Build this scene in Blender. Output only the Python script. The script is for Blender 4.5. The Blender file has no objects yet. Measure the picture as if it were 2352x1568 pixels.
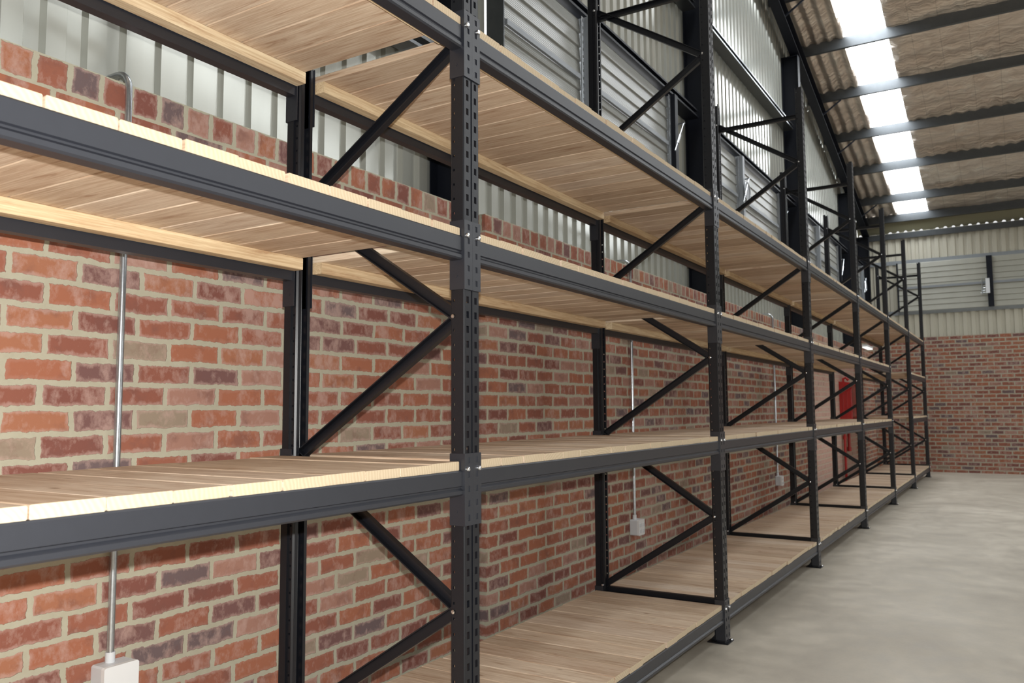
import bpy, math, random
from mathutils import Matrix, Vector
random.seed(7)
scene = bpy.context.scene
COL = scene.collection

# ------------------------------------------------------------------ camera
F_PX, YAW, PITCH, ROLL = 1880.24, 0.550918, 0.083097, -0.006341
CAM = Vector((1.5574, 0.0, 1.4063))
fw = Vector((-math.sin(YAW)*math.cos(PITCH), math.cos(YAW)*math.cos(PITCH), math.sin(PITCH)))
rt = Vector((math.cos(YAW), math.sin(YAW), 0.0))
up = rt.cross(fw)
r2 = rt*math.cos(ROLL)+up*math.sin(ROLL)
u2 = -rt*math.sin(ROLL)+up*math.cos(ROLL)
cd = bpy.data.cameras.new('camera'); cam = bpy.data.objects.new('camera', cd); COL.objects.link(cam)
cam.matrix_world = Matrix(((r2.x, u2.x, -fw.x, CAM.x), (r2.y, u2.y, -fw.y, CAM.y), (r2.z, u2.z, -fw.z, CAM.z), (0, 0, 0, 1)))
cd.sensor_width = 23.6; cd.lens = F_PX/2352*23.6; cd.clip_start = 0.05; cd.clip_end = 200
cd.dof.use_dof = True; cd.dof.focus_distance = 2.9; cd.dof.aperture_fstop = 4.0
scene.camera = cam
scene.view_settings.view_transform = 'Standard'; scene.view_settings.look = 'None'
scene.view_settings.gamma = 1; scene.view_settings.exposure = 0.26
scene.view_settings.use_curve_mapping = False

# ------------------------------------------------------------------ light: overcast daylight + the camera's small flash
w = bpy.data.worlds.new('world'); scene.world = w; w.use_nodes = True
bg = w.node_tree.nodes['Background']
bg.inputs['Color'].default_value = (0.97, 0.97, 0.95, 1); bg.inputs['Strength'].default_value = 1.9
fl = bpy.data.lights.new('camera_flash', 'POINT'); fl.energy = 350; fl.shadow_soft_size = 0.012; fl.color = (1.0, 0.99, 0.96)
flo = bpy.data.objects.new('camera_flash', fl); COL.objects.link(flo)
flo.location = CAM + u2*0.085 + fw*0.03
SKYLIGHT_STRENGTH = 12.0

# ------------------------------------------------------------------ node helpers
def new_mat(name):
    m = bpy.data.materials.new(name); m.use_nodes = True
    nt = m.node_tree; nt.nodes.clear()
    out = nt.nodes.new('ShaderNodeOutputMaterial'); b = nt.nodes.new('ShaderNodeBsdfPrincipled')
    nt.links.new(b.outputs[0], out.inputs[0])
    return m, nt, b
def setin(nt, sock, v):
    if hasattr(v, 'is_output'): nt.links.new(v, sock)
    elif isinstance(v, (tuple, list)):
        sock.default_value = tuple(v) + ((1,) if len(v) == 3 and len(sock.default_value) == 4 else ())
    else: sock.default_value = v
def M(nt, op, a, b=None, c=None):
    n = nt.nodes.new('ShaderNodeMath'); n.operation = op
    for i, v in enumerate((a, b, c)):
        if v is not None: setin(nt, n.inputs[i], v)
    return n.outputs[0]
def comb(nt, x, y, z):
    n = nt.nodes.new('ShaderNodeCombineXYZ')
    for i, v in enumerate((x, y, z)): setin(nt, n.inputs[i], v)
    return n.outputs[0]
def sep(nt, v):
    n = nt.nodes.new('ShaderNodeSeparateXYZ'); nt.links.new(v, n.inputs[0]); return n.outputs
def noise(nt, vec, scale, detail=3, rough=0.55, dist=0):
    n = nt.nodes.new('ShaderNodeTexNoise'); nt.links.new(vec, n.inputs['Vector'])
    n.inputs['Scale'].default_value = scale; n.inputs['Detail'].default_value = detail
    n.inputs['Roughness'].default_value = rough; n.inputs['Distortion'].default_value = dist
    return n.outputs[0]
def ramp(nt, fac, stops, interp='LINEAR'):
    n = nt.nodes.new('ShaderNodeValToRGB'); nt.links.new(fac, n.inputs[0]); cr = n.color_ramp; cr.interpolation = interp
    while len(cr.elements) < len(stops): cr.elements.new(0.5)
    for e, (p, c) in zip(cr.elements, stops):
        e.position = p; e.color = (c, c, c, 1) if not isinstance(c, (tuple, list)) else tuple(c)+(1,)
    return n.outputs[0]
def mix(nt, fac, a, b, mode='MIX'):
    n = nt.nodes.new('ShaderNodeMix'); n.data_type = 'RGBA'; n.blend_type = mode
    setin(nt, n.inputs[0], fac); setin(nt, n.inputs[6], a); setin(nt, n.inputs[7], b)
    return n.outputs[2]
def bump(nt, h, strength, dist, b):
    n = nt.nodes.new('ShaderNodeBump'); n.inputs['Strength'].default_value = strength; n.inputs['Distance'].default_value = dist
    nt.links.new(h, n.inputs['Height']); nt.links.new(n.outputs[0], b.inputs['Normal'])
def geo(nt): return nt.nodes.new('ShaderNodeNewGeometry').outputs['Position']
def objc(nt): return nt.nodes.new('ShaderNodeTexCoord').outputs['Object']
def plain(name, col, rough=0.5, metal=0.0, spec=0.5, nz=0.0, nscale=20, bmp=0.0):
    m, nt, b = new_mat(name)
    b.inputs['Roughness'].default_value = rough; b.inputs['Metallic'].default_value = metal
    b.inputs['Specular IOR Level'].default_value = spec
    if nz or bmp:
        v = noise(nt, geo(nt), nscale, 4)
    if nz:
        f = M(nt, 'MULTIPLY_ADD', v, 2*nz, 1-nz)
        cc = nt.nodes.new('ShaderNodeVectorMath'); cc.operation = 'SCALE'; cc.inputs[0].default_value = col
        nt.links.new(f, cc.inputs['Scale']); nt.links.new(cc.outputs[0], b.inputs['Base Color'])
    else: b.inputs['Base Color'].default_value = tuple(col)+(1,)
    if bmp: bump(nt, v, bmp, 0.002, b)
    return m

# ------------------------------------------------------------------ materials
def brick_mat(name, pitch=0.234, rowh=0.085, z0=0.060, ph=-0.858, pinkness=0.0, tone=1.0):
    m, nt, b = new_mat(name)
    P = geo(nt); x, y, z = sep(nt, P)
    n1 = noise(nt, P, 45, 3, 0.6); n2 = noise(nt, P, 9, 3)
    u = M(nt, 'ADD', M(nt, 'ADD', x, y), M(nt, 'MULTIPLY_ADD', n2, 0.020, -0.010))
    zz = M(nt, 'ADD', z, M(nt, 'MULTIPLY_ADD', noise(nt, P, 6, 3), 0.022, -0.011))
    rz = M(nt, 'DIVIDE', M(nt, 'SUBTRACT', zz, z0), rowh)
    row = M(nt, 'FLOOR', rz); fz = M(nt, 'MULTIPLY', M(nt, 'FRACT', rz), rowh)
    odd = M(nt, 'MODULO', M(nt, 'ADD', row, 200), 2)
    # a little random shift per course
    wn0 = nt.nodes.new('ShaderNodeTexWhiteNoise'); wn0.noise_dimensions = '1D'; nt.links.new(row, wn0.inputs['W'])
    ru = M(nt, 'DIVIDE', M(nt, 'ADD', M(nt, 'SUBTRACT', u, ph), M(nt, 'ADD', M(nt, 'MULTIPLY', odd, pitch/2), M(nt, 'MULTIPLY', wn0.outputs[0], 0.018))), pitch)
    cu = M(nt, 'FLOOR', ru); fu = M(nt, 'MULTIPLY', M(nt, 'FRACT', ru), pitch)
    du = M(nt, 'MINIMUM', fu, M(nt, 'SUBTRACT', pitch, fu)); dz = M(nt, 'MINIMUM', fz, M(nt, 'SUBTRACT', rowh, fz))
    d = M(nt, 'MINIMUM', du, dz)
    d = M(nt, 'ADD', d, M(nt, 'MULTIPLY_ADD', n1, 0.016, -0.008))
    mask = M(nt, 'SMOOTHSTEP', d, 0.0065, 0.0095) if False else None
    mr = nt.nodes.new('ShaderNodeMapRange'); mr.inputs['From Min'].default_value = 0.0088; mr.inputs['From Max'].default_value = 0.0112
    mr.interpolation_type = 'SMOOTHSTEP'; nt.links.new(d, mr.inputs[0]); mask = mr.outputs[0]
    wn = nt.nodes.new('ShaderNodeTexWhiteNoise'); wn.noise_dimensions = '3D'; nt.links.new(comb(nt, cu, row, 0.37), wn.inputs[0])
    t = tone
    def c(r, g, bl): return (r*t, g*t, bl*t)
    base = ramp(nt, wn.outputs[0], [(0.0, c(.345, .130, .075)), (.20, c(.295, .110, .070)), (.38, c(.255, .094, .064)), (.52, c(.205, .078, .060)),
                                    (.64, c(.35, .185, .140)), (.74, c(.175, .088, .080)), (.82, c(.35, .145, .082)), (.92, c(.15, .105, .105)), (.975, c(.29, .225, .165))], 'CONSTANT')
    # blotches inside a brick, dark flashed ends
    bl = noise(nt, comb(nt, M(nt, 'ADD', u, M(nt, 'MULTIPLY', wn.outputs[0], 31)), 0.0, M(nt, 'ADD', zz, M(nt, 'MULTIPLY', wn.outputs[0], 17))), 9, 4, 0.6)
    base = mix(nt, ramp(nt, bl, [(0.52, 0.0), (0.68, 0.55)]), base, c(.17, .080, .066))
    # lime and mortar smears
    sm = noise(nt, comb(nt, M(nt, 'MULTIPLY', u, 1.6), 0.3, zz), 11, 5, 0.68)
    sm2 = noise(nt, P, 2.2, 2)
    fac = ramp(nt, M(nt, 'ADD', M(nt, 'MULTIPLY', sm, 0.75), M(nt, 'MULTIPLY', sm2, 0.3)), [(0.52-pinkness*0.18, 0.0), (0.66-pinkness*0.14, 0.60+0.2*pinkness)])
    edge = nt.nodes.new('ShaderNodeMapRange'); edge.inputs['From Min'].default_value = 0.010; edge.inputs['From Max'].default_value = 0.020
    edge.inputs['To Min'].default_value = 0.5; edge.inputs['To Max'].default_value = 0.0
    nt.links.new(M(nt, 'ADD', d, M(nt, 'MULTIPLY_ADD', sm, 0.05, -0.026)), edge.inputs[0])
    fac = M(nt, 'MAXIMUM', fac, M(nt, 'MULTIPLY', edge.outputs[0], ramp(nt, wn.outputs[0], [(0.3, 0.3), (0.31, 1.0)], 'CONSTANT')))
    base = mix(nt, fac, base, c(.50, .34, .29))
    mort = mix(nt, noise(nt, P, 30, 4), c(.37, .345, .255), c(.46, .43, .335))
    colr = mix(nt, mask, mort, base)
    if pinkness > 0:
        colr = mix(nt, M(nt, 'MULTIPLY', ramp(nt, sm, [(0.3, 0.15), (0.6, 1.0)]), 0.6*pinkness), colr, c(.42, .26, .20))
    nt.links.new(colr, b.inputs['Base Color'])
    b.inputs['Roughness'].default_value = 0.85; b.inputs['Specular IOR Level'].default_value = 0.25
    h = M(nt, 'ADD', mask, M(nt, 'MULTIPLY', n1, 0.35))
    bump(nt, h, 0.6, 0.004, b)
    return m
BRICK = brick_mat('brickwork')
BRICK_TOP = brick_mat('brick_on_edge', pitch=0.117, rowh=0.118, z0=2.500, ph=0.02)
BRICK_PINK = brick_mat('pinkish_brickwork', pinkness=1.0)  # paler, pinker brick mix for one stretch of the left wall
BRICK_END = brick_mat('end_brickwork', ph=0.05, tone=0.8)
BRICK_END_TOP = BRICK_END

def wood_mat(name, tone=(1, 1, 1), along_y=False):
    m, nt, b = new_mat(name)
    at = nt.nodes.new('ShaderNodeAttribute'); at.attribute_name = 'plank'; rnd = at.outputs['Fac']
    P = objc(nt); x, y, z = sep(nt, P)
    if along_y: x, y = y, x
    off = M(nt, 'MULTIPLY', rnd, 37.0)
    v = comb(nt, M(nt, 'ADD', M(nt, 'MULTIPLY', x, 1.3), off), M(nt, 'MULTIPLY', y, 14), M(nt, 'MULTIPLY', z, 14))
    g1 = noise(nt, v, 3.0, 5, 0.62, 0.6)
    v2 = comb(nt, M(nt, 'ADD', M(nt, 'MULTIPLY', x, 2.5), off), M(nt, 'MULTIPLY', y, 90), M(nt, 'MULTIPLY', z, 90))
    g2 = noise(nt, v2, 2.0, 3, 0.6)
    T = lambda r, g, bl: (r*tone[0], g*tone[1], bl*tone[2])
    c1 = ramp(nt, g1, [(0.30, T(.44, .315, .235)), (0.42, T(.645, .535, .435)), (0.60, T(.76, .675, .57)), (0.78, T(.68, .57, .46))])
    c2 = mix(nt, M(nt, 'MULTIPLY', ramp(nt, g2, [(0.35, 1.0), (0.6, 0.0)]), 0.5), c1, T(.42, .29, .19))
    # per plank tone
    pt = ramp(nt, M(nt, 'FRACT', M(nt, 'MULTIPLY', rnd, 7.31)), [(0.0, (.74, .66, .58)), (0.25, (1.0, .93, .84)), (0.5, (1.06, 1.05, 1.03)), (0.75, (.86, .76, .67)), (1.0, (1.12, 1.08, 1.0))])
    c3 = mix(nt, 1.0, c2, pt, 'MULTIPLY')
    # knots
    vo = nt.nodes.new('ShaderNodeTexVoronoi'); vo.feature = 'F1'
    nt.links.new(comb(nt, M(nt, 'ADD', M(nt, 'MULTIPLY', x, 2.6), off), M(nt, 'MULTIPLY', y, 6.5), 0.0), vo.inputs['Vector']); vo.inputs['Scale'].default_value = 1.0
    k = ramp(nt, M(nt, 'ADD', vo.outputs['Distance'], M(nt, 'MULTIPLY', noise(nt, P, 40, 2), 0.03)), [(0.045, 1.0), (0.085, 0.0)])
    c4 = mix(nt, M(nt, 'MULTIPLY', k, 0.75), c3, T(.20, .105, .05))
    # pale end grain on the sawn ends
    nx = sep(nt, nt.nodes.new('ShaderNodeTexCoord').outputs['Normal'])[0]
    ring = nt.nodes.new('ShaderNodeTexWave'); ring.wave_type = 'RINGS'; ring.rings_direction = 'X'
    nt.links.new(comb(nt, 0.0, M(nt, 'ADD', y, M(nt, 'MULTIPLY', rnd, .6)), M(nt, 'ADD', z, M(nt, 'MULTIPLY', rnd, .35))), ring.inputs['Vector'])
    ring.inputs['Scale'].default_value = 26; ring.inputs['Distortion'].default_value = 4.0
    eg = mix(nt, ring.outputs['Fac'], T(.49, .385, .26), T(.56, .455, .315))
    if not along_y: c4 = mix(nt, M(nt, 'GREATER_THAN', M(nt, 'ABSOLUTE', nx), 0.8), c4, eg)
    nt.links.new(c4, b.inputs['Base Color'])
    b.inputs['Roughness'].default_value = 0.7; b.inputs['Specular IOR Level'].default_value = 0.25
    bump(nt, g2, 0.15, 0.002, b)
    return m
WOOD = wood_mat('pine_planks'); BATTEN = wood_mat('pine_batten', (.98, .94, .78), True)

STEEL = plain('black_powder_coat', (.0075, .0082, .0112), 0.36, 0, 0.42, 0.12, 60, 0.05)
BEAM = plain('charcoal_beam_paint', (.0165, .018, .024), 0.40, 0, 0.6, 0.10, 30, 0.05)
FRAME_STEEL = plain('dark_structural_paint', (.0055, .007, .012), 0.5, 0, 0.22, 0.15, 8)
PURLIN = plain('grey_purlin', (.10, .108, .115), 0.30, 0.75, 0.5, 0.15, 12)
GIRT = plain('painted_girt', (.23, .25, .27), 0.4, 0.2, 0.5, 0.1, 12)
GALV = plain('galvanised_steel', (.50, .53, .56), 0.28, 0.9, 0.5, 0.25, 70)
ZINC = plain('zinc_bolt', (.75, .77, .80), 0.22, 1.0)
PLASTIC = plain('pale_grey_plastic', (.62, .64, .66), 0.45)
PLASTIC_WHITE = plain('white_plastic', (.75, .76, .76), 0.4)
RED = plain('red_gloss', (.36, .012, .012), 0.22, 0, 0.6)
REDPIPE = plain('red_pipe', (.40, .018, .015), 0.35)
GREENPAINT = plain('green_chalk', (.09, .22, .17), 0.8)

def sheet_mat(name, col, rough=0.33, metal=0.0, spec=0.6):
    m, nt, b = new_mat(name)
    P = geo(nt); x, y, z = sep(nt, P)
    n = noise(nt, comb(nt, x, M(nt, 'MULTIPLY', y, 1.0), M(nt, 'MULTIPLY', z, 0.15)), 5, 3)
    f = M(nt, 'MULTIPLY_ADD', n, 0.16, 0.92)
    cc = nt.nodes.new('ShaderNodeVectorMath'); cc.operation = 'SCALE'; cc.inputs[0].default_value = col
    nt.links.new(f, cc.inputs['Scale']); nt.links.new(cc.outputs[0], b.inputs['Base Color'])
    b.inputs['Roughness'].default_value = rough; b.inputs['Metallic'].default_value = metal; b.inputs['Specular IOR Level'].default_value = spec
    bump(nt, noise(nt, comb(nt, x, y, M(nt, 'MULTIPLY', z, 0.4)), 2.0, 2), 0.10, 0.01, b)
    return m
SHEET = sheet_mat('off_white_sheeting', (.43, .44, .40), 0.17, 0.35, 0.8)
SHEET_DULL = plain('dull_sheeting', (.42, .41, .37), 0.6)
SHEET_END = sheet_mat('beige_sheeting', (.44, .42, .345), 0.5)
LOUVRE = sheet_mat('louvre_blades', (.25, .257, .24), 0.34)
LOUVRE_END = sheet_mat('end_louvre_blades', (.33, .33, .285), 0.5)

def floor_mat():
    m, nt, b = new_mat('power_floated_concrete')
    P = geo(nt); x, y, z = sep(nt, P)
    n1 = noise(nt, P, 0.9, 5, 0.6, 0.4); n2 = noise(nt, P, 5, 4, 0.6); n3 = noise(nt, P, 60, 3)
    c1 = ramp(nt, n1, [(0.3, (.30, .265, .215)), (0.5, (.40, .36, .295)), (0.7, (.50, .455, .38))])
    c2 = mix(nt, M(nt, 'MULTIPLY', ramp(nt, n2, [(0.35, 1.0), (0.62, 0.0)]), 0.35), c1, (.22, .20, .17))
    c3 = mix(nt, M(nt, 'MULTIPLY', n3, 0.18), c2, (.55, .51, .43))
    nt.links.new(c3, b.inputs['Base Color'])
    nt.links.new(ramp(nt, n2, [(0.3, .42), (0.7, .62)]), b.inputs['Roughness']); b.inputs['Specular IOR Level'].default_value = 0.4
    bump(nt, n2, 0.08, 0.004, b)
    return m
FLOOR = floor_mat()

def foil_mat():
    m, nt, b = new_mat('foil_insulation')
    P = geo(nt); x, y, z = sep(nt, P)
    n1 = noise(nt, P, 2.2, 5, 0.6, 1.0); n2 = noise(nt, comb(nt, M(nt, 'MULTIPLY', x, 0.7), M(nt, 'MULTIPLY', y, 2.6), z), 3.2, 4, 0.6, 0.8)
    c = ramp(nt, n1, [(0.3, (.62, .53, .45)), (0.55, (.74, .655, .57)), (0.75, (.82, .77, .69))])
    # faint seams and grid of the foil
    fx = M(nt, 'FRACT', M(nt, 'DIVIDE', x, 0.40)); seam = M(nt, 'LESS_THAN', fx, 0.02)
    c = mix(nt, M(nt, 'MULTIPLY', seam, 0.35), c, (.22, .19, .16))
    nt.links.new(c, b.inputs['Base Color']); b.inputs['Metallic'].default_value = 0.85
    b.inputs['Roughness'].default_value = 0.42
    bump(nt, M(nt, 'ADD', n1, M(nt, 'MULTIPLY', n2, 1.0)), 0.65, 0.06, b)
    return m
FOIL = foil_mat()
BAREROOF = plain('bare_roof_sheet', (.17, .16, .10), 0.5, 0.3)
def glow(name, col, s):
    m = bpy.data.materials.new(name); m.use_nodes = True; nt = m.node_tree; nt.nodes.clear()
    o = nt.nodes.new('ShaderNodeOutputMaterial'); e = nt.nodes.new('ShaderNodeEmission')
    e.inputs[0].default_value = tuple(col)+(1,); e.inputs[1].default_value = s; nt.links.new(e.outputs[0], o.inputs[0]); return m
SKYLIGHT = glow('daylit_translucent_sheet', (.93, .97, 1.0), SKYLIGHT_STRENGTH)
LAMPGLOW = glow('lit_lamp_cover', (1, 1, .97), 1.4)
DAYGAP = glow('daylight_through_rib', (1, 1, 1), 0.75)

# ------------------------------------------------------------------ mesh helpers
class MB:
    def __init__(s): s.v = []; s.f = []; s.a = []
    def add(s, vs, fs, attr=0.0):
        n = len(s.v); s.v += [tuple(q) for q in vs]; s.f += [tuple(i+n for i in f) for f in fs]; s.a += [attr]*len(fs)
    def box(s, x0, x1, y0, y1, z0, z1, attr=0.0):
        s.add([(x0, y0, z0), (x1, y0, z0), (x1, y1, z0), (x0, y1, z0), (x0, y0, z1), (x1, y0, z1), (x1, y1, z1), (x0, y1, z1)],
              [(0, 3, 2, 1), (4, 5, 6, 7), (0, 1, 5, 4), (1, 2, 6, 5), (2, 3, 7, 6), (3, 0, 4, 7)], attr)
    def cbox(s, x0, x1, y0, y1, z0, z1, c=0.002, attr=0.0):
        # box running along x with chamfered long edges
        sec = [(y0+c, z0), (y1-c, z0), (y1, z0+c), (y1, z1-c), (y1-c, z1), (y0+c, z1), (y0, z1-c), (y0, z0+c)]
        s.extr(sec, lambda p, t: (x0+(x1-x0)*t, p[0], p[1]), attr)
    def extr(s, sec, fn, attr=0.0, closed=True, caps=True):
        n = len(sec); vs = [fn(p, 0.0) for p in sec]+[fn(p, 1.0) for p in sec]
        fs = [(i, (i+1) % n, n+(i+1) % n, n+i) for i in range(n if closed else n-1)]
        if closed and caps: fs += [tuple(range(n-1, -1, -1)), tuple(range(n, 2*n))]
        s.add(vs, fs, attr)
    def tube(s, pts, r, seg=12, attr=0.0, cap=True):
        pts = [Vector(p) for p in pts]; rings = []; prev = None
        for i, p in enumerate(pts):
            t = (pts[min(i+1, len(pts)-1)]-pts[max(i-1, 0)]).normalized()
            if prev is None:
                a = Vector((0, 0, 1)) if abs(t.z) < .9 else Vector((1, 0, 0)); n = t.cross(a).normalized()
            else: n = (prev - t*prev.dot(t)).normalized()
            prev = n; b = t.cross(n); rr = r[i] if isinstance(r, (list, tuple)) else r
            rings.append([p+n*math.cos(2*math.pi*k/seg)*rr+b*math.sin(2*math.pi*k/seg)*rr for k in range(seg)])
        vs = [q for R in rings for q in R]; fs = []
        for i in range(len(rings)-1):
            for k in range(seg): fs.append((i*seg+k, i*seg+(k+1) % seg, (i+1)*seg+(k+1) % seg, (i+1)*seg+k))
        if cap: fs += [tuple(range(seg-1, -1, -1)), tuple((len(rings)-1)*seg+k for k in range(seg))]
        s.add(vs, fs, attr)
    def bar(s, a, b, sec, upv=(0, 1, 0), attr=0.0):
        # sweep a 2d section (p along side, q along upv) from a to b
        a = Vector(a); b = Vector(b); t = (b-a).normalized(); uv = Vector(upv); uv = (uv-t*uv.dot(t)).normalized(); sd = t.cross(uv)
        s.extr(sec, lambda p, k: a+(b-a)*k+sd*p[0]+uv*p[1], attr)
    def build(s, name, mat, parent=None, smooth=False, loc=None):
        me = bpy.data.meshes.new(name); me.from_pydata(s.v, [], s.f); me.update()
        if any(s.a):
            at = me.attributes.new('plank', 'FLOAT', 'FACE'); at.data.foreach_set('value', s.a)
        for mm in (mat if isinstance(mat, list) else [mat]): me.materials.append(mm)
        if smooth:
            me.polygons.foreach_set('use_smooth', [True]*len(me.polygons))
            try: me.set_sharp_from_angle(angle=math.radians(40))
            except Exception: pass
        o = bpy.data.objects.new(name, me); COL.objects.link(o)
        if parent: o.parent = parent
        if loc: o.location = loc
        return o
def tag(o, label=None, cat=None, group=None, kind=None):
    if label: o['label'] = label
    if cat: o['category'] = cat
    if group: o['group'] = group
    if kind: o['kind'] = kind
    elif label: o['kind'] = 'thing'
    return o
def empty(name, loc=(0, 0, 0), rz=0):
    o = bpy.data.objects.new(name, None); o.location = loc; o.rotation_euler = (0, 0, rz); o.empty_display_size = 0.1
    COL.objects.link(o); return o
def copy_tree(o, parent=None):
    c = o.copy(); COL.objects.link(c); c.parent = parent
    for ch in list(o.children): copy_tree(ch, c)
    return c

# ------------------------------------------------------------------ dimensions
Y1, P, D = 2.2749, 2.7209, 0.852
WALLX = -1.183; CLADX = -1.45; YEND = 20.15; YCLAD = 20.42
Z_BRICK = 2.613; Z_BRICK_END = 2.95
RA, RB, RY = 5.60, 0.255, 20.4
def roofz(y): return RA + RB*(RY-y)            # underside of the purlins
LV = [0.200, 1.208, 1.990, 2.725]              # beam tops
FT = 4.367
def FY(n): return Y1 + (n-1)*P

# ================================================================== SETTING
f = MB(); f.box(-3.0, 16, -9, 24, -0.25, 0.0); tag(f.build('floor', FLOOR), kind='structure')

# left brick wall with the slot beside the first column
wl = MB()
wl.box(WALLX-.23, WALLX, -9, 3.86, 0, 2.498); wl.box(WALLX-.23, WALLX, 4.15, 13.62, 0, 2.498)
wl.box(WALLX-.23, WALLX, 17.45, YEND+.2, 0, 2.498)
WL = wl.build('wall_left', BRICK); tag(WL, kind='structure')
t = MB(); t.box(WALLX-.23, WALLX, -9, 3.86, 2.498, Z_BRICK); t.box(WALLX-.23, WALLX, 4.15, YEND+.2, 2.498, Z_BRICK)
t.build('brick_on_edge_course', BRICK_TOP, WL)
t = MB(); t.box(WALLX-.23, WALLX, 13.62, 17.45, 0, 2.498); t.build('pinkish_brickwork', BRICK_PINK, WL)

# sheeting profile
PIT = 0.160
PROF = [(0.0, 0.0), (0.076, 0.0), (0.090, 0.024), (0.146, 0.024)]
def cladding(mb, u0, u1, zb, zt, fn):
    """fn(u, depth, z): vertical ribbed sheet between u0 and u1"""
    k0 = math.floor(u0/PIT); us = []
    k = k0
    while k*PIT < u1:
        for a, d in PROF:
            u = k*PIT+a
            if u0 <= u <= u1: us.append((u, d))
        k += 1
    vs = []; fs = []
    for u, d in us:
        vs += [fn(u, d, zb(u)), fn(u, d, zt(u))]
    for i in range(len(us)-1): fs.append((2*i, 2*i+1, 2*i+3, 2*i+2))
    mb.add(vs, fs)
LOUV = [(4.58, 5.85), (6.02, 7.80), (9.02, 10.22), (10.42, 12.30), (13.75, 14.95), (15.12, 17.0), (18.45, 19.8)]
LZ0, LZ1 = 3.60, 4.60
lf = lambda u, d, z: (CLADX-d, u, z)
c = MB()
cladding(c, -9, YCLAD, lambda u: Z_BRICK-.15, lambda u: LZ0, lf)
def zt_left(u): return roofz(max(u, 6.0) if u > 6 else 12-u)+.20
cladding(c, -9, YCLAD, lambda u: LZ1, zt_left, lf)
prev = -9
for a, b in LOUV:
    cladding(c, prev, a, lambda u: LZ0, lambda u: LZ1, lf); prev = b
cladding(c, prev, YCLAD, lambda u: LZ0, lambda u: LZ1, lf)
c.build('wall_sheeting', SHEET, WL)

# far wall: brick, sheeting and louvres
we = MB(); we.box(WALLX-.3, 16, YEND, YEND+.23, 0, Z_BRICK_END)
WE = we.build('wall_far', BRICK_END); tag(WE, kind='structure')
EZ0, EZ1 = 3.56, 4.66
ef = lambda u, d, z: (u, YCLAD+d, z)
c = MB()
cladding(c, WALLX-.3, 16, lambda u: Z_BRICK_END-.2, lambda u: EZ0, ef)
cladding(c, WALLX-.3, 16, lambda u: EZ1, lambda u: 5.40, ef)
cladding(c, WALLX-.3, -0.52, lambda u: EZ0, lambda u: EZ1, ef)
c.build('wall_sheeting', SHEET_END, WE)

# near and right walls (behind and beside the viewer), the right one with an unseen opening added to let in side light
m = MB(); m.box(WALLX-.3, 16.2, -9.2, -9, 0, 9.6); tag(m.build('wall_near', SHEET_DULL), kind='structure')
m = MB(); m.box(16, 16.2, -9, 6.0, 0, 9.6); m.box(16, 16.2, 15.0, 20.6, 0, 9.6); m.box(16, 16.2, 6.0, 15.0, 5.0, 9.6)
tag(m.build('wall_right', SHEET_DULL), kind='structure')

# ---- louvre windows
def louvre_blades(L, zb, zt, n, ribs=4):
    """blades in local coords: y 0..L, facing +x; each with fine longitudinal ribs"""
    mb = MB(); h = (zt-zb)/n
    for i in range(n):
        z0 = zb+i*h
        sec = [(-.004, z0-.006), (0.008, z0-.002)]
        m = 7
        for k in range(m):
            za = z0+.006+(h-.014)*k/m; zc = z0+.006+(h-.014)*(k+.5)/m
            xx = 0.008-0.010*(k/m)
            sec += [(xx, za), (xx-.0022, zc)]
        sec += [(-.006, z0+h-.006), (-.012, z0+h-.006), (-.009, z0-.006)]
        mb.extr(sec, lambda p, t, L=L: (p[0], p[1] if False else L*t, p[1]))
    return mb
def perf_strip(zb, zt):
    """galvanised perforated angle, local y 0..0.05, facing +x"""
    mb = MB(); y = [0, .017, .033, .05]; z = zb; ph = .06
    while z+ph <= zt:
        rows = [z, z+.018, z+.042, z+ph]
        for i in range(3):
            for j in range(3):
                if i == 1 and j == 1: continue
                mb.add([(0.03, y[j], rows[i]), (0.03, y[j+1], rows[i]), (0.03, y[j+1], rows[i+1]), (0.03, y[j], rows[i+1])], [(0, 1, 2, 3)])
        z += ph
    mb.box(-.01, .03, .05, .053, zb, zt)
    return mb
def c_sec(w, h, t=.004, lip=.014):
    return [(0, 0), (w, 0), (w, lip), (w-t, lip), (w-t, t), (t, t), (t, h-t), (w-t, h-t), (w-t, h-lip), (w, h-lip), (w, h), (0, h)]
wn = 0
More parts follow.
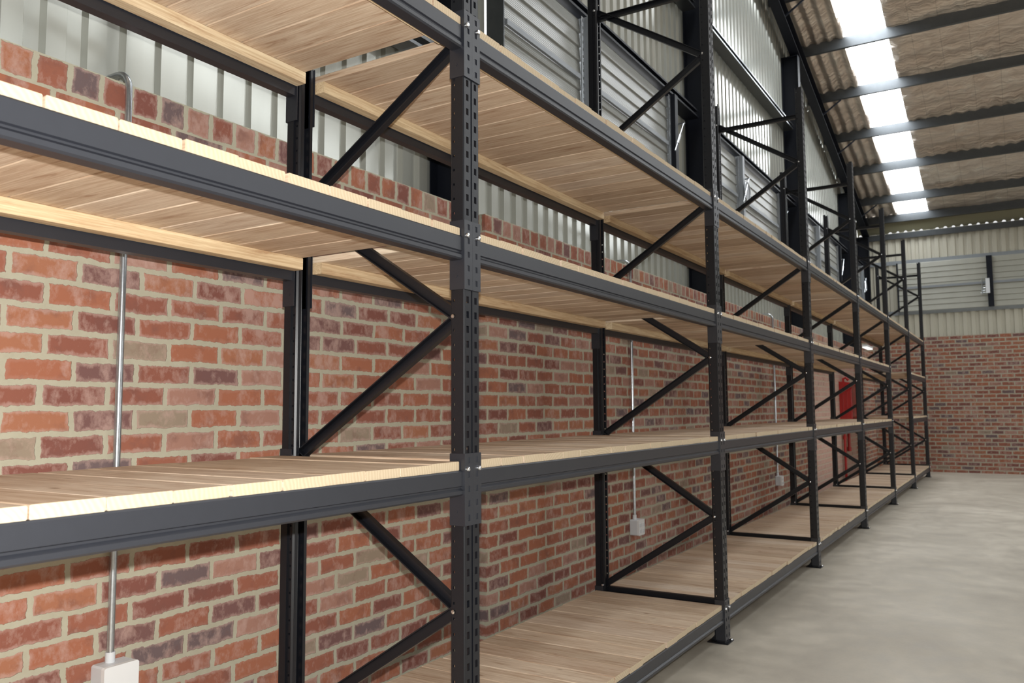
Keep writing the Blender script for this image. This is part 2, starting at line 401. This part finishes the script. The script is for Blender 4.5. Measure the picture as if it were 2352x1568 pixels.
for i, (a, b) in enumerate(LOUV):
    wn += 1
    W = empty('window_%d' % wn, (CLADX+.12, a, 0)); tag(W, kind='structure')
    L = b-a
    zb, zt = LZ0+.02, LZ1-.02
    bl = louvre_blades(L-.10, zb, zt, 8)
    bl.build('louvre_blades', LOUVRE, W).location = (0, .03, 0)
    mr = MB(); mr.box(.012, .034, .03, L-.12, 4.045, 4.085); mr.build('mid_rail', GIRT, W)
    fr = MB(); fr.box(-.118, .022, 0, .012, LZ0, LZ1); fr.build('jamb', FRAME_STEEL if i else PURLIN, W)
    fr = MB(); fr.box(-.12, .075, L-.03, L+.05, LZ0, LZ1); fr.build('jamb', FRAME_STEEL if i % 2 == 1 else GIRT, W)
    ps = perf_strip(zb, zt).build('perforated_channel', GALV, W); ps.location = (.006, L-.105, 0)
    if i in (1, 2, 3, 5, 6):
        op = MB(); y0 = L-.02
        op.tube([(.10, y0-.10, 3.98), (.10, y0+.02, 4.14), (.10, y0+.17, 4.34)], .006, 8)
        op.tube([(.10, y0-.03, 4.07), (.10, y0+.05, 4.18)], .014, 8)
        op.tube([(.03, y0+.17, 4.34), (.11, y0+.17, 4.34)], .010, 8)
        op.build('operating_rod', GALV, W, True)
    if i in (2, 6):
        dk = MB(); dk.tube([(.09, L+.06, 4.15), (.10, L+.06, 4.15)], .125, 28); d_ = dk.build('chain_wheel', GIRT if i == 2 else PLASTIC, W, True)
        dk = MB(); dk.tube([(.10+.002, L+.06+.125*math.cos(q*math.pi/14), 4.15+.125*math.sin(q*math.pi/14)) for q in range(29)], .006, 6, cap=False); dk.build('rim', GALV, d_, True)
# far wall louvres
for i in range(7):
    x0 = -0.60+i*1.85; x1 = x0+1.85-.11
    wn += 1
    W = empty('window_%d' % wn, (x0, YCLAD-.10, 0), -math.pi/2); tag(W, kind='structure')
    louvre_blades(x1-x0, EZ0+.005, EZ1-.005, 9).build('louvre_blades', LOUVRE_END, W)
    mr = MB(); mr.box(.010, .022, 0, x1-x0, 4.06, 4.11); mr.build('mid_rail', GIRT, W)
    j = MB(); j.box(-.05, .07, x1-x0, x1-x0+.11, EZ0, EZ1); j.build('mullion', FRAME_STEEL, W)
    if i == 0:
        j = MB(); j.box(-.05, .05, -.03, 0, EZ0, EZ1); j.build('mullion', FRAME_STEEL, W)
        g = MB(); g.box(.07, .12, x1-x0-.03, x1-x0+.045, 3.84, 4.16); g.build('gear_box', PLASTIC, W)
        g = MB()
        for q in range(5): g.tube([(.04, x1-x0-.13+.02*q, 3.86+.05*q), (.06, x1-x0-.04, 3.86+.05*q)], .008, 6)
        g.tube([(.05, x1-x0-.10, 3.83), (.05, x1-x0-.10, 4.2)], .009, 6); g.build('gear_linkage', GALV, W, True)

# ---- ceiling (foil under the roof sheets) with skylight gaps
SKY = [(-0.55, 0.07)] + [(x, x+.62) for x in (4.2, 8.9, 13.3)]
RIDGE = 4.0
def rz2(y): return roofz(y) if y >= RIDGE else roofz(2*RIDGE-y)
ce = MB()
edges = [CLADX] + [e for s in SKY for e in s] + [16.0]
for k in range(0, len(edges), 2):
    xa, xb = edges[k], edges[k+1]
    nx = max(2, int((xb-xa)/(.03 if k == 0 else .10))) if k < 4 else 8
    ys = [20.45 - j*.09 for j in range(int((20.45-RIDGE)/.09)+1)] + [RIDGE - j*.8 for j in range(1, 16)]
    vs = []; fs = []
    for yy in ys:
        for q in range(nx+1):
            xx = xa+(xb-xa)*q/nx
            zz = rz2(yy)+.19
            if k < 4 and yy > RIDGE:
                s_ = ((20.45-yy) % 1.37)/1.37
                zz -= .035*math.sin(math.pi*s_)*(1 if 0 < q < nx else 0)
                if k == 0: zz += .024*math.sin(xx*34)*(1 if 0 < q < nx else 0) + .004*math.sin(yy*9+xx*5)
                else: zz += .016*math.sin(xx*31+2.3*math.sin(yy*2.1))*(1 if 0 < q < nx else 0) + .010*math.sin(yy*17+xx*5)
            vs.append((xx, yy, zz))
    for r_ in range(len(ys)-1):
        for q in range(nx): fs.append((r_*(nx+1)+q, (r_+1)*(nx+1)+q, (r_+1)*(nx+1)+q+1, r_*(nx+1)+q+1))
    ce.add(vs, fs)
CE = ce.build('ceiling', FOIL, None, True); tag(CE, kind='structure')
for k, (xa, xb) in enumerate(SKY):
    wn += 1
    s_ = MB(); s_.add([(xa, 20.45, rz2(20.45)+.20), (xb, 20.45, rz2(20.45)+.20), (xb, RIDGE, rz2(RIDGE)+.20), (xa, RIDGE, rz2(RIDGE)+.20)], [(0, 1, 2, 3)])
    tag(s_.build('window_%d' % wn, SKYLIGHT), kind='structure')
# unseen foil added over the near slope's strip gaps to dim the viewer's end
t = MB()
for xa, xb in SKY: t.add([(xa, RIDGE, rz2(RIDGE)+.20), (xb, RIDGE, rz2(RIDGE)+.20), (xb, -8, rz2(-8)+.20), (xa, -8, rz2(-8)+.20)], [(0, 1, 2, 3)])
t.build('foil_light_block', FOIL, CE)
# outer roof sheet so that no daylight leaks past the foil
t = MB(); t.add([(CLADX-.1, 20.45, rz2(20.45)+.3), (16, 20.45, rz2(20.45)+.3), (16, RIDGE, rz2(RIDGE)+.3), (CLADX-.1, RIDGE, rz2(RIDGE)+.3)], [(0, 1, 2, 3)])
t.add([(CLADX-.1, RIDGE, rz2(RIDGE)+.3), (16, RIDGE, rz2(RIDGE)+.3), (16, -9, rz2(-9)+.3), (CLADX-.1, -9, rz2(-9)+.3)], [(0, 1, 2, 3)])
t.build('roof_sheeting', BAREROOF, CE)
# eave: bare sheet strip, dark eave member and the daylight showing through the open ribs
t = MB(); t.add([(CLADX, 20.34, rz2(20.45)+.15), (16, 20.34, rz2(20.45)+.15), (16, 20.50, 5.36), (CLADX, 20.50, 5.36)], [(0, 1, 2, 3)])
t.build('eave_strip', BAREROOF, CE)
t = MB(); t.box(CLADX, 16, 20.36, 20.50, 5.245, 5.372); tr = t.build('trim_1', PURLIN); tag(tr, kind='structure')
t = MB()
xx = CLADX+.08
rr = random.Random(3)
while xx < 6:
    if rr.random() > .12:
        hgt = .03+.012*rr.random(); wd = .030+.010*rr.random()
        t.add([(xx+wd*math.cos(math.pi*q/8), 20.352, 5.375+hgt*math.sin(math.pi*q/8)) for q in range(9)], [tuple(range(9))])
    xx += PIT
t.build('daylight_rib_gap', DAYGAP, tr)

# ================================================================== STEELWORK
def isec(w, d, tf=.010, tw=.008):
    """I section: flanges of width w (p) at +-d/2 (q)"""
    W_, H_ = w/2, d/2
    return [(-W_, -H_), (W_, -H_), (W_, -H_+tf), (tw/2, -H_+tf), (tw/2, H_-tf), (W_, H_-tf), (W_, H_), (-W_, H_), (-W_, H_-tf), (-tw/2, H_-tf), (-tw/2, -H_+tf), (-W_, -H_+tf)]
COLS = [3.93, 8.60, 13.32, 18.02, 20.22]
col_lab = ['dark steel column in the left wall, behind the nearest full rack frame',
           'dark steel I-column on the left wall behind the second rack frame, rising from the brickwork',
           'dark steel I-column on the left wall behind the third rack frame, white-edged near its top',
           'dark steel I-column on the left wall behind the fourth rack frame, last before the corner',
           'dark steel column in the far left corner where side wall meets far wall']
for y0, lb in zip(COLS, col_lab):
    m = MB(); yc = y0+.073
    m.bar((CLADX+.135, yc, 0.0), (CLADX+.135, yc, roofz(yc)-.30), isec(.146, .256), upv=(1, 0, 0))
    o = empty('steel_column', (CLADX+.135, yc, 0)); tag(o, lb, 'column', 'portal columns of the left wall')
    b_ = m.build('shaft', FRAME_STEEL, o); b_.location = (-(CLADX+.135), -yc, 0)
    m = MB(); m.box(-.13, .13, -.09, .09, 0, .012); m.build('base_plate', FRAME_STEEL, o)
    m = MB(); m.box(-.13, .13, -.075, .075, roofz(yc)-.312, roofz(yc)-.30); m.build('cap_plate', FRAME_STEEL, o)
    for zc_ in ((4.56, 5.82) if roofz(yc) > 6.3 else (4.56,)):
        m = MB(); m.box(-.127, .11, .005, .011, zc_-.06, zc_+.07); m.build('girt_cleat', FRAME_STEEL, o)
# rafter along the gable
def sweep_roof(mb, x, off, sec):
    mb.bar((x, 20.35, roofz(20.35)+off), (x, RIDGE, roofz(RIDGE)+off), sec, upv=(0, 0, 1))
m = MB(); sweep_roof(m, -1.24, -.150, isec(.146, .25)); RF = empty('roof_rafter', (-1.24, 20.35, 5.4)); tag(RF, 'dark sloping steel rafter along the top of the left wall under the roof', 'rafter')
b_ = m.build('rafter_beam', FRAME_STEEL, RF); b_.location = (1.24, -20.35, -5.4)
PUR = [20.30, 19.33, 17.96, 16.62, 15.24, 13.87, 12.50, 11.13, 9.76, 8.39, 7.02, 5.65]
for k in (1, 3, 4, 6):
    m = MB(); yy = PUR[k]; m.bar((-1.17, yy-.02, roofz(yy)-.24), (-0.86, yy, roofz(yy)-.02), [(-.012, -.012), (.012, -.012), (.012, .012), (-.012, .012)], upv=(0, 1, 0))
    b_ = m.build('fly_brace', FRAME_STEEL, RF); b_.location = (1.24, -20.35, -5.4)
pl = ['grey roof purlin nearest the far wall, just above the eave, crossing the last skylight end',
      'grey roof purlin, second from the far wall, crossing the skylight', 'grey roof purlin, third from the far wall, crossing the skylight',
      'grey roof purlin, fourth from the far wall, crossing the skylight', 'grey roof purlin, fifth from the far wall, crossing the skylight',
      'grey roof purlin, sixth from the far wall, the uppermost seen at the picture top right',
      'grey roof purlin just beyond the picture top, seventh from the far wall', 'grey roof purlin out of the picture top, eighth from the far wall',
      'grey roof purlin out of the picture top, ninth from the far wall', 'grey roof purlin out of the picture top, tenth from the far wall',
      'grey roof purlin out of the picture top, eleventh from the far wall', 'grey roof purlin out of the picture top, nearest the ridge']
for yy, lb in zip(PUR, pl):
    m = MB(); m.bar((CLADX+.02, yy, roofz(yy)), (16, yy, roofz(yy)), [(-a, q) for a, q in c_sec(.065, .175, .005, .018)], upv=(0, 0, 1))
    o = m.build('roof_purlin', PURLIN); tag(o, lb, 'purlin', 'roof purlins')
# girts on the left wall and rails on the far wall
def girt(name, a, b, w, h, mat, label, up=(0, 0, 1), flip=1):
    m = MB(); m.bar(a, b, [(flip*p_, q) for p_, q in c_sec(w, h, .005, .02)], upv=up)
    o = m.build(name, mat); tag(o, label, 'girt', 'wall girts and rails'); return o
GDESC = [(3.52, .13, .085, GIRT, 'grey girt under the left wall louvres'), (4.60, .16, .085, FRAME_STEEL, 'dark girt over the left wall louvres'),
         (5.86, .15, .085, PURLIN, 'pale girt midway up the ribbed left wall'), (7.10, .13, .075, GIRT, 'uppermost girt of the left wall')]
GBAY = [(-9, 3.925, 'left of the first steel column'), (4.085, 8.595, 'between first and second steel columns'), (8.755, 13.315, 'between second and third steel columns'),
        (13.475, 18.015, 'between third and fourth steel columns'), (18.175, 20.215, 'between the last two steel columns')]
for gz, gw, gh, gm, gl in GDESC:
    for ga, gb, gp in GBAY:
        if roofz(gb)-.35 < gz: continue
        girt('wall_girt', (CLADX+.01, ga, gz), (CLADX+.01, gb, gz), gw, gh, gm, gl+', '+gp)
girt('wall_rail', (16, YCLAD-.01, 3.49), (CLADX+.03, YCLAD-.01, 3.49), .15, .095, GIRT, 'pale grey rail below the louvres of the far wall')
girt('wall_rail', (16, YCLAD-.01, 4.65), (CLADX+.03, YCLAD-.01, 4.65), .15, .09, GIRT, 'pale grey rail above the louvres of the far wall')

# ================================================================== RACKING
def upright_mesh():
    """front post, local: front face at x=0 looking +x, depth towards -x, centred on y"""
    mb = MB(); H = FT
    ys = [-.0425, -.0305, -.0165, -.004, .004, .0165, .0305, .0425]
    xs = [0, 0, 0, 0, 0, 0, 0, 0]
    n = int(H/.05)
    def quad(a, b, c_, d): mb.add([a, b, c_, d], [(0, 1, 2, 3)])
    z = 0.0
    for r_ in range(n):
        z0 = r_*.05; zs = [z0, z0+.014, z0+.037, z0+.05]
        for i in range(3):
            for j in range(7):
                if i == 1 and j in (1, 5): continue
                xf = -.0 if j != 3 else -.005
                quad((xf, ys[j], zs[i]), (xf, ys[j+1], zs[i]), (xf, ys[j+1], zs[i+1]), (xf, ys[j], zs[i+1]))
        # slot depth (sheet thickness)
        for j in (1, 5):
            ya, yb, za, zc = ys[j], ys[j+1], zs[1], zs[2]; t_ = -.003
            quad((0, ya, za), (0, yb, za), (t_, yb, za), (t_, ya, za)); quad((0, ya, zc), (t_, ya, zc), (t_, yb, zc), (0, yb, zc))
            quad((0, ya, za), (t_, ya, za), (t_, ya, zc), (0, ya, zc)); quad((0, yb, za), (0, yb, zc), (t_, yb, zc), (t_, yb, za))
    ztop = n*.05
    mb.box(-.001, 0, -.045, .045, ztop, H)
    for s in (-1, 1):
        # groove walls
        mb.add([(0, s*.004, 0), (-.005, s*.004, 0), (-.005, s*.004, ztop), (0, s*.004, ztop)], [(0, 1, 2, 3)])
        # side wall, step, rear strip with round holes, lip
        mb.box(-.034, -.0025, s*.045-.0015, s*.045, 0, H)
        mb.add([(0, s*.0425, 0), (-.0025, s*.045, 0), (-.0025, s*.045, H), (0, s*.0425, H)], [(0, 1, 2, 3)])
        mb.add([(-.062, s*.030, 0), (-.056, s*.037, 0), (-.056, s*.037, H), (-.062, s*.030, H)], [(0, 1, 2, 3)])
        mb.box(-.036, -.034, min(s*.037, s*.045), max(s*.037, s*.045), 0, H)
        xa, xb = -.056, -.036; hx = [xa, xa+.005, xa+.013, xb]
        for r_ in range(n):
            z0 = r_*.05; zs = [z0, z0+.021, z0+.029, z0+.05]
            for i in range(3):
                for j in range(3):
                    if i == 1 and j == 1: continue
                    for yy in (s*.037, s*.0345):
                        quad((hx[j], yy, zs[i]), (hx[j+1], yy, zs[i]), (hx[j+1], yy, zs[i+1]), (hx[j], yy, zs[i+1]))
        mb.box(-.0635, -.062, min(s*.016, s*.030), max(s*.016, s*.030), 0, H)
    return mb
UP = None
def bolt_mb(r=.008, h=.007):
    mb = MB(); mb.tube([(0, 0, 0), (h*.5, 0, 0), (h*.85, 0, 0), (h, 0, 0)], [r, r, r*.8, r*.35], 10); return mb
BOLT = bolt_mb(.0085, .009)
BOLT_ME = None
def bolt(parent, loc, rot=(0, 0, 0)):
    global BOLT_ME
    if BOLT_ME is None:
        o = BOLT.build('bolt', ZINC, parent, True); BOLT_ME = o.data
    else:
        o = bpy.data.objects.new('bolt', BOLT_ME); COL.objects.link(o); o.parent = parent
    o.location = loc; o.rotation_euler = rot; return o
BR = [(-.020, -.013), (.020, -.013), (.020, .013), (.016, .013), (.016, -.009), (-.016, -.009), (-.016, .013), (-.020, .013)]
def make_frame():
    global UP
    root = empty('upright_frame', (0, 0, 0))
    a = upright_mesh().build('upright_post', STEEL, root)
    b = bpy.data.objects.new('upright_post', a.data); COL.objects.link(b); b.parent = root
    b.rotation_euler = (0, 0, math.pi); b.location = (-D, 0, 0)
    FX, BX = -.050, -D+.050
    zb = [.262+.973*k for k in range(5)]; zf = [.7485+.973*k for k in range(4)]
    nodes = []
    for k in range(4): nodes += [(BX, zb[k]), (FX, zf[k])]
    nodes.append((BX, zb[4]))
    for i in range(len(nodes)-1):
        (xa, za), (xb, zc) = nodes[i], nodes[i+1]
        dx = (xb-xa); dz = (zc-za); L = math.hypot(dx, dz); ex, ez = dx/L*.012, dz/L*.012
        off = .020*(1 if xb > xa else 1)
        m = MB(); m.bar((xa-ex, 0, za-ez), (xb+ex, 0, zc+ez), BR, upv=(0, -1, 0)); br = m.build('diagonal_brace', STEEL, root)
    for z_ in (.262, zb[4]-.02):
        m = MB(); m.bar((BX-.01, 0, z_-.028), (FX+.01, 0, z_-.028), BR, upv=(0, -1, 0)); m.build('horizontal_brace', STEEL, root)
    for (x_, z_) in nodes:
        bolt(root, (x_+(.003 if x_ > -.4 else -.003), -.037, z_), (0, 0, -math.pi/2))
    bolt(root, (FX, -.037, .235), (0, 0, -math.pi/2))
    for x0, s in ((0, 1), (-D, -1)):
        m = MB(); xa, xb = sorted((x0+s*.022, x0-s*.105)); m.box(xa, xb, -.060, .060, 0, .006)
        m.box(min(x0-s*.062, x0-s*.066), max(x0-s*.062, x0-s*.066), -.035, .035, .006, .09)
        m.add([(x0-s*.066, 0, .006), (x0-s*.100, 0, .006), (x0-s*.066, 0, .05)], [(0, 1, 2)])
        fp = m.build('foot_plate', STEEL, root)
        bolt(fp, (x0-s*.085, .040, .006), (0, -math.pi/2, 0)); bolt(fp, (x0+s*.011, .050, .006), (0, -math.pi/2, 0))
    return root
fr0 = make_frame()
FLAB = ['black upright frame beside the viewer, beyond the left picture edge',
        'tall black slotted upright frame nearest the viewer, spanning the picture height',
        'second black slotted upright frame from the left, foot plate standing on open floor',
        'third black slotted upright frame from the left, top just below the roof beside a column',
        'fourth black slotted upright frame from the left, in front of the fourth wall column',
        'fifth black slotted upright frame from the left, where the two middle shelves stop',
        'sixth black slotted upright frame, standing alone before the last two middle shelves',
        'last black slotted upright frame of the rack, closest to the far brick wall']
for n in range(0, 8):
    o = fr0 if n == 0 else copy_tree(fr0)
    o.location = (0, FY(n), 0); tag(o, FLAB[n], 'rack frame', 'upright frames of the pallet rack')

# beams
BL = P-.092
def make_beam():
    root = empty('rack_beam')
    x0 = -.004
    # section (x, z) seen from the end, face towards +x
    sec = [(x0-.003, 0), (x0, -.004), (x0, -.050), (x0-.006, -.053), (x0-.006, -.058), (x0+.002, -.065), (x0+.002, -.076), (x0-.003, -.081), (x0-.044, -.081), (x0-.044, -.0), ]
    m = MB(); m.extr(sec, lambda p, t: (p[0], -BL/2+BL*t, p[1])); m.build('beam_body', BEAM, root)
    for s in (-1, 1):
        ye = s*(BL/2+.0465)            # centre of the upright
        yi = s*(BL/2+.001)             # face on the side of the upright
        m = MB()
        a, b = sorted((ye-s*.0015, yi)); zt, zl = .055, -.180
        # plate with embossed slots over half the front of the upright
        ym = (a+b)/2; ys = [a, ym-.0065, ym+.0065, b]
        z = zl
        rows = []
        k = 0
        while z < zt-.001:
            zn = min(z+.047, zt); rows.append((z, zn)); z = zn
        for (za, zc) in rows:
            zs = [za, za+(zc-za)*.32, za+(zc-za)*.74, zc]
            for i in range(3):
                for j in range(3):
                    xx = .0045 if not (i == 1 and j == 1) else .0005
                    m.add([(xx, ys[j], zs[i]), (xx, ys[j+1], zs[i]), (xx, ys[j+1], zs[i+1]), (xx, ys[j], zs[i+1])], [(0, 1, 2, 3)])
            # tab walls
            p, q, za1, zc1 = ys[1], ys[2], zs[1], zs[2]
            m.add([(.0045, p, za1), (.0045, q, za1), (.0005, q, za1), (.0005, p, za1)], [(0, 1, 2, 3)])
            m.add([(.0045, p, zc1), (.0045, q, zc1), (.0005, q, zc1), (.0005, p, zc1)], [(0, 1, 2, 3)])
            m.add([(.0045, p, za1), (.0005, p, za1), (.0005, p, zc1), (.0045, p, zc1)], [(0, 1, 2, 3)])
            m.add([(.0045, q, za1), (.0005, q, za1), (.0005, q, zc1), (.0045, q, zc1)], [(0, 1, 2, 3)])
        m.box(.0015, .0045, a, b, zl-.0005, zl); m.box(.0015, .0045, a, b, zt, zt+.0005)
        ea = ye-s*.0015; m.box(.0012, .0045, min(ea, ea+s*.0008), max(ea, ea+s*.0008), zl, zt)
        # side plate
        c0, c1 = sorted((yi, yi-s*.0035)); m.box(-.056, .0045, c0, c1, zl, zt)
        m.tube([(-.030, (c0+c1)/2-s*.003, -.135), (-.030, (c0+c1)/2+s*.003, -.135)], .006, 8)
        m.tube([(-.030, (c0+c1)/2-s*.003, .030), (-.030, (c0+c1)/2+s*.003, .030)], .006, 8)
        cn = m.build('end_connector', BEAM, root)
        bolt(cn, (.0045, ym-s*.010, .004))
    return root
bm0 = make_beam(); first = True
LNAME = ['bottom level', 'waist-high level', 'brick-top level', 'top level']
BNAME = ['first bay at picture left', 'second bay from the left', 'third bay from the left', 'fourth bay from the left', 'fifth bay from the left',
         'sixth bay lacking middle shelves', 'last bay by the far wall']
def deck(bay, lv):
    rr = random.Random(bay*17+lv*5+3)
    root = empty('shelf_deck', (0, FY(bay)+P/2, LV[lv]))
    m = MB(); n = 17; L = P-.100; pt = L/n
    for i in range(n):
        ya = -L/2+i*pt+rr.uniform(.0008, .003); yb = -L/2+(i+1)*pt-rr.uniform(.0008, .0045)
        th = .028+rr.uniform(-.0018, .0012)
        xf = -.009+rr.uniform(-.006, .002); xb = -D+.010+rr.uniform(-.006, .006)
        m.cbox(xb, xf, ya, yb, .0005, .0005+th, .0025, rr.uniform(.02, 1.0))
    m.build('planks', WOOD, root)
    for xa in (-.104, -D+.054):
        b = MB(); b.cbox(-L/2, L/2, -.0, .05, -.045, .0, .0015, rr.uniform(.02, 1.0))
        b.v = [(v[1]+xa, v[0], v[2]) for v in b.v]
        b.f = [tuple(reversed(q)) for q in b.f]
        o = b.build('batten', BATTEN, root)
    tag(root, 'pine plank deck, %s, %s' % (LNAME[lv], BNAME[bay]), 'shelf', 'plank decks of the rack')
    return root
for bay in range(0, 7):
    for lv in range(4):
        if bay == 5 and lv in (1, 2): continue
        yc = FY(bay)+P/2
        for side in (0, 1):
            o = bm0 if first else copy_tree(bm0); first = False
            if side == 0: o.location = (0, yc, LV[lv]); o.rotation_euler = (0, 0, 0)
            else: o.location = (-D, yc, LV[lv]); o.rotation_euler = (0, 0, math.pi)
            tag(o, '%s, %s, %s' % (('charcoal steel front beam', 'dark steel back beam')[side], LNAME[lv], BNAME[bay]), 'beam', 'load beams of the rack')
        deck(bay, lv)


# ================================================================== WALL SERVICES
def conduit(y, zb, top=2.655, label=''):
    root = empty('electrical_conduit', (WALLX+.022, y, zb)); tag(root, label, 'conduit', 'galvanised conduits on the left brick wall')
    h = top-zb
    pts = [(0, 0, 0), (0, 0, h-.07)] + [(-.07+.07*math.cos(a), -.0, h-.07+.07*math.sin(a)) for a in [math.pi/2*k/6 for k in range(1, 7)]] + [(-.16, -.0, h)]
    m = MB(); m.tube(pts, .0125, 14); m.build('pipe', GALV, root, True)
    for zz in (1.02, 2.0):
        m = MB(); m.box(-.021, -.012, -.032, .032, zz-zb-.009, zz-zb+.009); m.tube([(0, 0, zz-zb-.009), (0, 0, zz-zb+.009)], .0155, 14); m.build('saddle_clip', GALV, root)
    m = MB(); m.tube([(0, 0, -.004), (0, 0, .035)], .0165, 14); m.build('coupling', PLASTIC, root, True)
    return root
def socket_box(y, zt, label, mat=PLASTIC, toggles=2, w=.118, h=.125, d=.085):
    root = empty('socket_box', (WALLX, y, zt-h)); tag(root, label, 'electrical box', 'electrical boxes on the left brick wall')
    m = MB(); c_ = .006
    sec = [(-w/2+c_, 0), (w/2-c_, 0), (w/2, c_), (w/2, h-c_), (w/2-c_, h), (-w/2+c_, h), (-w/2, h-c_), (-w/2, c_)]
    m.extr(sec, lambda p, t: (.001+d*.72*t, p[0], p[1])); m.build('box_body', mat, root)
    m = MB(); e = .003; sec2 = [(a_*1.03, b_*1.0) for a_, b_ in sec]; m.extr(sec2, lambda p, t: (d*.72+.001+.018*t, p[0], p[1])); cv = m.build('cover', PLASTIC_WHITE, root)
    for k in range(toggles):
        for j in range(2):
            m = MB(); y0 = -.030+.060*k/(max(1, toggles-1)) if toggles > 1 else 0
            m.cbox(d*.72+.019, d*.72+.025, y0-.012, y0+.012, h*.25+j*.05-.012, h*.25+j*.05+.016, .002); m.build('switch_rocker', PLASTIC, cv)
    return root
conduit(1.752, .545, label='galvanised conduit down the brick wall in the nearest bay, left edge of picture')
socket_box(1.760, .545, 'pale grey electrical box under the nearest conduit, cut by the picture bottom', w=.125, toggles=0)
conduit(6.33, .505, label='galvanised conduit down the brick wall behind the third bay')
socket_box(6.34, .505, 'small pale grey switch box under the conduit behind the third bay')
conduit(11.06, .520, label='thin galvanised conduit down the brick wall behind the fourth bay, farthest with a box')
socket_box(11.08, .520, 'tiny pale switch box under the farthest conduit, behind the fourth bay')

# red fire hose cabinet with its two pipes
root = empty('fire_hose_cabinet', (WALLX, 16.2, 0)); tag(root, 'red gloss fire hose cabinet with red pipes on the brick wall behind the fifth bay', 'fire hose cabinet')
m = MB(); sec = [(0.0, 1.14), (.17, 1.14), (.20, 1.17), (.20, 1.80), (.17, 1.86), (0.0, 1.88)]
m.extr(sec, lambda p, t: (p[0]+.002, -.42+.84*t, p[1])); cb = m.build('cabinet_body', RED, root)
m = MB(); m.box(.2021, .212, -.385, .385, 1.20, 1.77); m.build('cabinet_door', RED, cb)
m = MB(); m.box(.212, .225, .30, .33, 1.45, 1.53); m.build('door_handle', GALV, cb)
m = MB(); m.box(.2125, .2145, .10, .28, 1.20, 1.34); m.build('white_notice', PLASTIC_WHITE, cb)
m = MB(); m.box(.06, .07, -.43, -.4195, 1.16, 1.86); m.box(.13, .137, -.43, -.4195, 1.16, 1.82); m.build('side_seam', RED, cb)
m = MB(); m.tube([(.05, -.30, 0.0), (.05, -.30, 1.15)], .022, 12); m.tube([(.05, -.30, .83), (.05, -.30, .90)], .033, 12)
m.build('supply_pipe', REDPIPE, root, True)
m = MB(); m.tube([(.05, .12, .62), (.05, .12, 1.15)], .028, 12); m.tube([(.05, .12, .60), (.05, .12, .68)], .038, 12); m.build('hose_outlet', REDPIPE, root, True)
m = MB(); m.tube([(.05, -.25, 1.87), (.05, -.25, 1.93), (.10, -.25, 1.95), (.14, -.25, 1.90)], .022, 10); m.build('valve', REDPIPE, root, True)

# bright bulkhead light on the brick top near the far corner
root = empty('bulkhead_light', (WALLX+.03, 19.2, 2.70)); tag(root, 'small bright white light fitting above the brick top near the far left corner', 'light')
m = MB(); m.box(-.05, .05, -.42, .42, 0, .045); m.build('lamp_housing', PLASTIC_WHITE, root)
m = MB(); m.box(-.045, .045, -.40, .40, -.02, 0.0); m.build('lamp_diffuser', LAMPGLOW, root)
